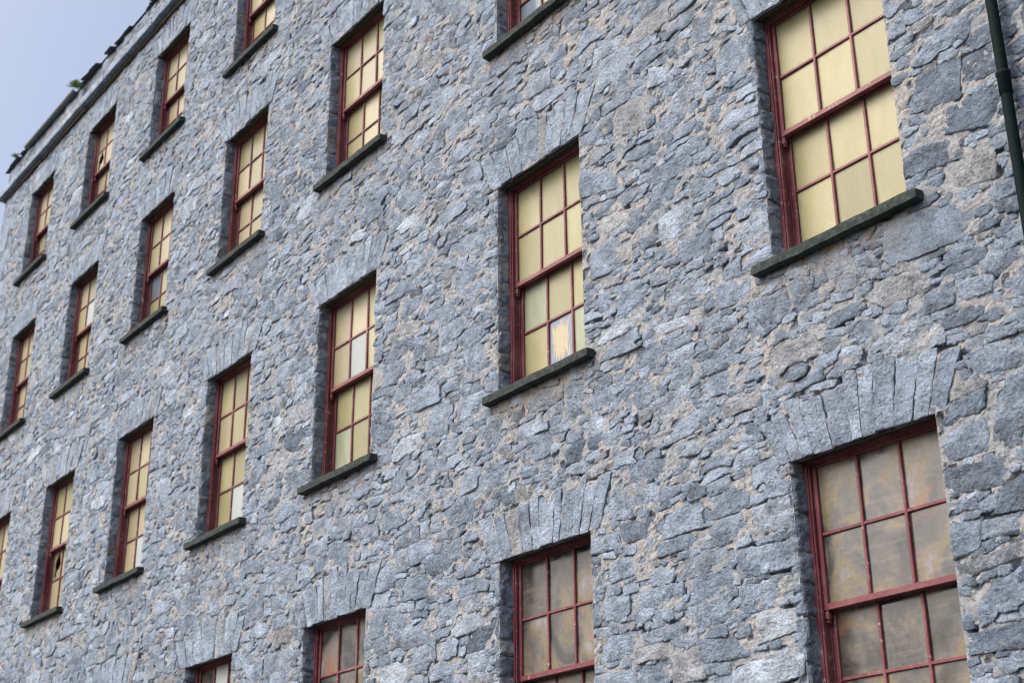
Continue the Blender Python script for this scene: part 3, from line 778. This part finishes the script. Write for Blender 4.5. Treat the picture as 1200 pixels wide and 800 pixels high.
# ------------------------------------------------------------------ windows
FX, SX = 0.036, 0.042        # frame stile and sash stile widths
def window_meshes(H):
    """everything in window coordinates: x 0..W, y depth behind the wall face, z 0..H"""
    d = {}
    mid = H * 0.5 + 0.045
    H = H + 0.025
    d['frame'] = boxes_mesh('window', [(0, FX, 0.105, 0.33, 0, H), (W - FX, W, 0.105, 0.33, 0, H), (FX, W - FX, 0.108, 0.33, H - 0.030, H + 0.02), (FX, W - FX, 0.15, 0.33, -0.01, 0.098),
                                       (FX, FX + 0.013, 0.115, 0.138, 0, H - 0.030), (W - FX - 0.013, W - FX, 0.115, 0.138, 0, H - 0.030), (FX + 0.013, W - FX - 0.013, 0.117, 0.138, H - 0.040, H - 0.030),
                                       (FX, FX + 0.010, 0.188, 0.197, 0.10, mid - 0.02), (W - FX - 0.010, W - FX, 0.188, 0.197, 0.10, mid - 0.02)], M_PAINT, 0.003)
    def sash(z0, z1, y0, y1, top, bot, name):
        return boxes_mesh(name, [(FX + 0.002, FX + SX, y0, y1, z0, z1), (W - FX - SX, W - FX - 0.002, y0, y1, z0, z1),
                                 (FX + SX, W - FX - SX, y0 + 0.002, y1 - 0.002, z1 - top, z1), (FX + SX, W - FX - SX, y0 - (0.006 if name == 'upper_sash' else -0.002), y1 - 0.002, z0, z0 + bot)], M_PAINT, 0.004)
    uz0, uz1 = mid - 0.022, H - 0.031
    lz0, lz1 = 0.100, mid + 0.018
    d['up'] = sash(uz0, uz1, 0.142, 0.184, 0.026, 0.042, 'upper_sash')
    d['lo'] = sash(lz0, lz1, 0.200, 0.242, 0.038, 0.065, 'lower_sash')
    xi0, xi1 = FX + SX, W - FX - SX
    pw = (xi1 - xi0) / 3
    def bars(z0, z1, y0, y1):
        zm = (z0 + z1) / 2
        vb = boxes_mesh('glazing_bar', [(-0.012, 0.012, y0, y1, z0 + 0.001, z1 - 0.001)], M_PAINT, 0.005)
        hb = boxes_mesh('glazing_bar', [(xi0 + 0.001, xi1 - 0.001, y0 + 0.003, y1 - 0.003, zm - 0.012, zm + 0.012)], M_PAINT, 0.005)
        return vb, hb
    d['bars'] = [bars(uz0 + 0.042, uz1 - 0.026, 0.146, 0.180), bars(lz0 + 0.065, lz1 - 0.038, 0.204, 0.238)]
    d['barx'] = [xi0 + pw, xi0 + 2 * pw]
    d['horn'] = boxes_mesh('sash_horn', [(FX + 0.003, FX + SX - 0.002, 0.144, 0.182, uz0 - 0.055, uz0 - 0.001), (FX + 0.006, FX + SX - 0.008, 0.150, 0.182, uz0 - 0.075, uz0 - 0.056)], M_PAINT, 0.006)
    d['cells'] = []
    for y, z0, z1 in ((0.166, uz0 + 0.042, uz1 - 0.026), (0.224, lz0 + 0.065, lz1 - 0.038)):
        zm = (z0 + z1) / 2
        for (a, b_) in ((zm, z1), (z0, zm)):
            d['cells'].append([(xi0 + i * pw, xi0 + (i + 1) * pw, y, a, b_) for i in range(3)])
    return d
WM = [window_meshes(ZT[r] - ZS[r]) for r in range(4)]
pane_cache = {}
def pane_mesh(mat, wv_, hv_, key=''):
    k = (mat.name, round(wv_, 3), round(hv_, 3), key)
    if k not in pane_cache:
        me = boxes_mesh('pane', [(-wv_ / 2, wv_ / 2, -0.002, 0.002, -hv_ / 2, hv_ / 2)], mat, 0)
        pane_cache[k] = me
    return pane_cache[k]
def broken_pane(mat, wv_, hv_, holepts):
    """pane with a jagged hole: ring between the outline and the hole, with thickness"""
    n_ = len(holepts)
    out = []
    for (hx, hz) in holepts:
        k = 1 / max(abs(hx) / 0.5, abs(hz) / 0.5, 1e-6)
        out.append((hx * k, hz * k))
    # add corners
    ring_o, ring_i = [], []
    for i in range(n_):
        ring_o.append(out[i]); ring_i.append(holepts[i])
    Vv_, F_ = [], []
    for y in (-0.002, 0.002):
        for (px, pz), (qx, qz) in zip(ring_o, ring_i):
            Vv_.append((px * wv_, y, pz * hv_)); Vv_.append((qx * wv_, y, qz * hv_))
    for i in range(n_):
        j = (i + 1) % n_
        F_.append((2 * i, 2 * j, 2 * j + 1, 2 * i + 1))
        b0 = 2 * n_
        F_.append((b0 + 2 * i, b0 + 2 * i + 1, b0 + 2 * j + 1, b0 + 2 * j))
        F_.append((2 * i + 1, 2 * j + 1, b0 + 2 * j + 1, b0 + 2 * i + 1))
    me = mk_mesh('pane', np.array(Vv_), np.array(F_)); me.materials.append(mat)
    return me
HOLE_A = [(0.45, 0.45), (0.1, 0.40), (-0.12, 0.5), (-0.30, 0.30), (-0.45, 0.45), (-0.42, 0.0), (-0.36, -0.3), (-0.45, -0.45), (-0.15, -0.40), (0.05, -0.2), (0.12, -0.46), (0.2, -0.1), (0.3, 0.12)]
HOLE_A = [(0.20, 0.20), (0.04, 0.46), (-0.10, 0.30), (-0.22, 0.22), (-0.34, 0.05), (-0.28, -0.10), (-0.36, -0.36), (-0.20, -0.42), (-0.08, -0.16), (0.12, -0.14), (0.30, 0.02)]
SPECIAL = {(1, 2): {(2, 0): M_GREEN, (3, 1): M_PEEL, (3, 2): M_GREEN}, (2, 2): {(1, 1): M_PALE, (3, 0): M_GREEN}, (3, 2): {(3, 1): M_PALE, (3, 2): M_PALE},
           (4, 2): {(3, 1): M_PALE}, (4, 1): {(2, 0): M_BLUE}, (5, 1): {(1, 1): M_PALE}, (1, 1): {(3, 0): M_BLUE}, (5, 2): {(2, 0): 'hole'}, (5, 0): {(1, 0): 'hole'},
           (6, 0): {(0, 1): M_CREAM}, (3, 3): {(0, 1): M_PALE}, (2, 3): {(0, 0): M_SMEAR}}
WLAB = {(1, 2): 'maroon sash window with a peeling cream pane beside the lower corner', (5, 2): 'maroon sash window with a dark hole broken in one yellow pane', (5, 0): 'top storey window with a broken dark pane below the cornice',
        (4, 1): 'maroon sash window with one bare blue-grey pane', (2, 2): 'maroon sash window with a single pale bluish pane in the upper sash', (0, 2): 'large maroon window with all panes painted yellow beside the drainpipe',
        (0, 3): 'lowest window beside the drainpipe, its dirty panes smeared brown'}
for c, r in WINS:
    d = WM[r]; x0 = COLX[c] - W / 2
    lr = np.random.default_rng(300 + c * 11 + r)
    T_ = Matrix.Translation((x0, 0.008 + lr.uniform(-0.004, 0.006), ZS[r]))
    wnd = part('window', d['frame'], None, WLAB.get((c, r)))
    wnd.matrix_world = T_
    def ch(name, me, loc=(0, 0, 0), rot=(0, 0, 0)):
        o = link(name, me, wnd); o.location = loc; o.rotation_euler = rot
        return o
    ch('upper_sash', d['up']); ch('lower_sash', d['lo'], (0, 0, 0))
    for vb, hb in d['bars']:
        for bx_ in d['barx']: ch('glazing_bar', vb, (bx_ + lr.uniform(-0.003, 0.003), 0, 0))
        ch('glazing_bar', hb)
    ch('sash_horn', d['horn']); ch('sash_horn', d['horn'], (W - 2 * FX - SX + 0.0, 0, 0))
    for pr_, row in enumerate(d['cells']):
        for pc_, (a, b_, y, z0, z1) in enumerate(row):
            s_ = SPECIAL.get((c, r), {}).get((pr_, pc_))
            mt = s_ if s_ not in (None, 'hole') else (M_SMEAR if r == 3 else (M_YEL if (c <= 1 or lr.random() < 0.35) else M_CREAM))
            pw_, ph_ = b_ - a, z1 - z0
            me = broken_pane(mt, pw_, ph_, HOLE_A) if s_ == 'hole' else pane_mesh(mt, pw_, ph_)
            o = ch('pane', me, ((a + b_) / 2, y, (z0 + z1) / 2), (R(lr.normal(0, 0.35)), 0, R(lr.normal(0, 0.35))))
            if s_ == 'hole': o['label'] = 'broken yellow pane with a dark hole'
            elif s_ is M_PEEL: o['label'] = 'pane with flaking cream paint over blue-grey glass'
    # stone sill
    dist = np.linalg.norm(np.array([COLX[c], 0, ZS[r]]) - CAM)
    me = rough_box('sill', (-SILL_OV, -SILL_PR - 0.008, -SILL_H), (W + SILL_OV, 0.16, 0.0), 0.030 * dist / 10, 0.0045, M_SILL, c * 3.7 + r * 1.3, None, 0.002, 6.0)
    ch('sill', me)

# ------------------------------------------------------------------ cornice, eaves slates, gutter
cor = part('cornice', rough_box('cornice', (XL - 0.03, 0.0, COR0 + 0.012), (9.0, 0.25, COR1 - 0.012), 0.5, 0.0, M_MORTAR, 1))
x = XL - 0.14; k = 0
while x < 1.0:
    L = rng.uniform(0.7, 1.25)
    me = rough_box('cornice_stone', (x, -0.135, COR0 + 0.075 + rng.uniform(-0.006, 0.006)), (x + L - 0.008, 0.10, COR1 + rng.uniform(-0.006, 0.006)), 0.05, 0.006, M_STONE, 50 + k, rng.uniform(0.55, 0.8), 0.004, 6)
    sub('cornice_stone', me, cor)
    me = rough_box('bed_course_stone', (x + 0.1, -0.050 + rng.uniform(-0.01, 0.01), COR0), (x + L + 0.092, 0.10, COR0 + 0.072), 0.05, 0.008, M_BROWN_SHADE, 350 + k, None, 0.006, 6)  # its dark brown stands in for the shade below the cornice
    sub('bed_course_stone', me, cor); x += L; k += 1
rf = part('roof', mk_mesh('roof', [(XL - 0.08, -0.02, PAR + 0.05), (9.1, -0.02, PAR + 0.05), (9.1, 5.0, PAR + 3.2), (XL - 0.08, 5.0, PAR + 3.2), (9.1, 10.1, PAR + 0.05), (XL - 0.08, 10.1, PAR + 0.05)], [(0, 1, 2, 3), (3, 2, 4, 5)]), M_SLATE)
x = XL - 0.16; k = 0
GUT0, GUT1 = -14.95, -12.55
while x < -6.5:
    wv_ = rng.uniform(0.22, 0.36)
    inside_g = x + wv_ > GUT0 and x < GUT1
    ovh = rng.uniform(0.05, 0.13) if not inside_g else 0.02
    if rng.random() > 0.06 or inside_g:
        me = rough_box('slate', (-wv_ / 2, -ovh, -0.012), (wv_ / 2 - 0.012, 0.5, 0.014), 0.06, 0.006, M_SLATE, 70 + k, None, 0.006, 7)
        o = sub('slate', me, rf); o.location = (x + wv_ / 2, 0, PAR + rng.uniform(0.02, 0.05)); o.rotation_euler = (R(rng.uniform(8, 18)), R(rng.normal(0, 2.5)), R(rng.normal(0, 2)))
        if rng.random() < 0.7:
            me = rough_box('slate', (-wv_ / 2, -ovh + rng.uniform(0.0, 0.05), 0.018), (wv_ / 2 - 0.01, 0.5, 0.040), 0.06, 0.006, M_SLATE, 170 + k, None, 0.006, 7)
            o = sub('slate', me, rf); o.location = (x + wv_ * rng.uniform(0.3, 0.8), 0, PAR + rng.uniform(0.03, 0.06)); o.rotation_euler = (R(rng.uniform(8, 20)), R(rng.normal(0, 2.5)), R(rng.normal(0, 3)))
    x += wv_; k += 1
bm = bmesh.new()
prof = [(0.055 * math.cos(a_), 0.055 * math.sin(a_)) for a_ in np.linspace(math.pi, 2 * math.pi, 9)] + [(0.049 * math.cos(a_), 0.049 * math.sin(a_)) for a_ in np.linspace(2 * math.pi, math.pi, 9)]
rings = [[bm.verts.new((xx, py - 0.062, pz + PAR + 0.035)) for py, pz in prof] for xx in (GUT0, GUT1)]
for i in range(len(prof)):
    j = (i + 1) % len(prof)
    bm.faces.new((rings[0][i], rings[0][j], rings[1][j], rings[1][i]))
bm.faces.new(rings[0]); bm.faces.new(list(reversed(rings[1])))
me = bpy.data.meshes.new('gutter'); bm.to_mesh(me); bm.free()
part('gutter', me, M_GUTTER, 'short length of straight grey eaves gutter')

# ------------------------------------------------------------------ drainpipe
def tube(name, r_prof, mat, segs=24):
    Vt, Ft = [], []
    for (z, rr_) in r_prof:
        for s_ in range(segs):
            a_ = 2 * math.pi * s_ / segs; Vt.append((rr_ * math.cos(a_), rr_ * math.sin(a_), z))
    for i in range(len(r_prof) - 1):
        for s_ in range(segs):
            s2 = (s_ + 1) % segs
            Ft.append((i * segs + s_, i * segs + s2, (i + 1) * segs + s2, (i + 1) * segs + s_))
    me_ = mk_mesh(name, Vt, Ft, None, True); me_.materials.append(mat); return me_
PX, PY, PRD = 4.572, -0.080, 0.034
pipe = part('drainpipe', tube('drainpipe', [(GROUND + 0.05, PRD), (-4.5, PRD), (-2.0, PRD), (0.5, PRD), (3.0, PRD), (5.5, PRD), (PAR, PRD)], M_PIPE), None, 'dark green-black cast iron drainpipe with a jointing collar')
for z_ in (-0.66, 1.2, -2.5, -4.4, 3.1, 5.0):
    me = tube('collar', [(z_ - 0.075, PRD + 0.001), (z_ - 0.072, PRD + 0.005), (z_ + 0.050, PRD + 0.006), (z_ + 0.055, PRD + 0.010), (z_ + 0.080, PRD + 0.010), (z_ + 0.084, PRD + 0.001)], M_PIPE)
    o = sub('collar', me, pipe)
pipe.matrix_world = Matrix.Translation((PX, PY, 0))

# ------------------------------------------------------------------ weeds rooted in the eaves
def weed(px, pz, py, size, n_, label, seed):
    lr = random.Random(seed)
    root = bpy.data.objects.new('weed', None); col.objects.link(root); root.location = (px, py, pz)
    root['label'] = label; root['category'] = 'weed'; root['group'] = 'weeds growing on the eaves'
    Vs, Fs, Sv, Sf = [], [], [], []
    for i in range(n_):
        a_ = lr.uniform(0, 2 * math.pi); tilt = lr.uniform(0.1, 1.25)
        d_ = Vector((math.cos(a_) * math.sin(tilt), math.sin(a_) * math.sin(tilt) - 0.35, math.cos(tilt) * 0.9)).normalized()
        L = size * lr.uniform(0.45, 1.0); side = d_.cross(Vector((0, 0, 1))).normalized()
        k = len(Sv); s_ = 0.004
        e = d_ * L
        Sv += [(-s_, 0, 0), (s_, 0, 0), (e.x, e.y, e.z), (0, s_, 0)]; Sf += [(k, k + 1, k + 2), (k + 1, k + 3, k + 2), (k + 3, k, k + 2)]
        for q_ in range(7):
            t_ = 0.25 + 0.75 * q_ / 6
            p0 = d_ * L * t_ + Vector((0, 0, -0.25 * size * t_ * t_))
            dr = (side * (1 if q_ % 2 else -1) + d_ * 0.6 + Vector((lr.uniform(-.3, .3), lr.uniform(-.3, .3), lr.uniform(-.3, .3)))).normalized()
            wv_ = size * lr.uniform(0.16, 0.30); up_ = dr.cross(d_).normalized(); s2 = dr.cross(up_) * wv_ * 0.35
            k = len(Vs); mid_ = p0 + dr * wv_ * 0.55 + up_ * wv_ * 0.12; tip = p0 + dr * wv_
            Vs += [tuple(p0), tuple(mid_ + s2), tuple(tip), tuple(mid_ - s2)]; Fs += [(k, k + 1, k + 2), (k, k + 2, k + 3)]
    l_ = link('leaves', mk_mesh('leaves', Vs, Fs), root, M_LEAF); s_ = link('stem', mk_mesh('stem', Sv, Sf), root, M_LEAF)
weed(-12.30, PAR - 0.10, -0.13, 0.17, 46, 'small green weed at the end of the grey gutter', 1)
weed(-15.40, PAR + 0.01, -0.10, 0.11, 22, 'small green weed among the slates at the building corner', 2)
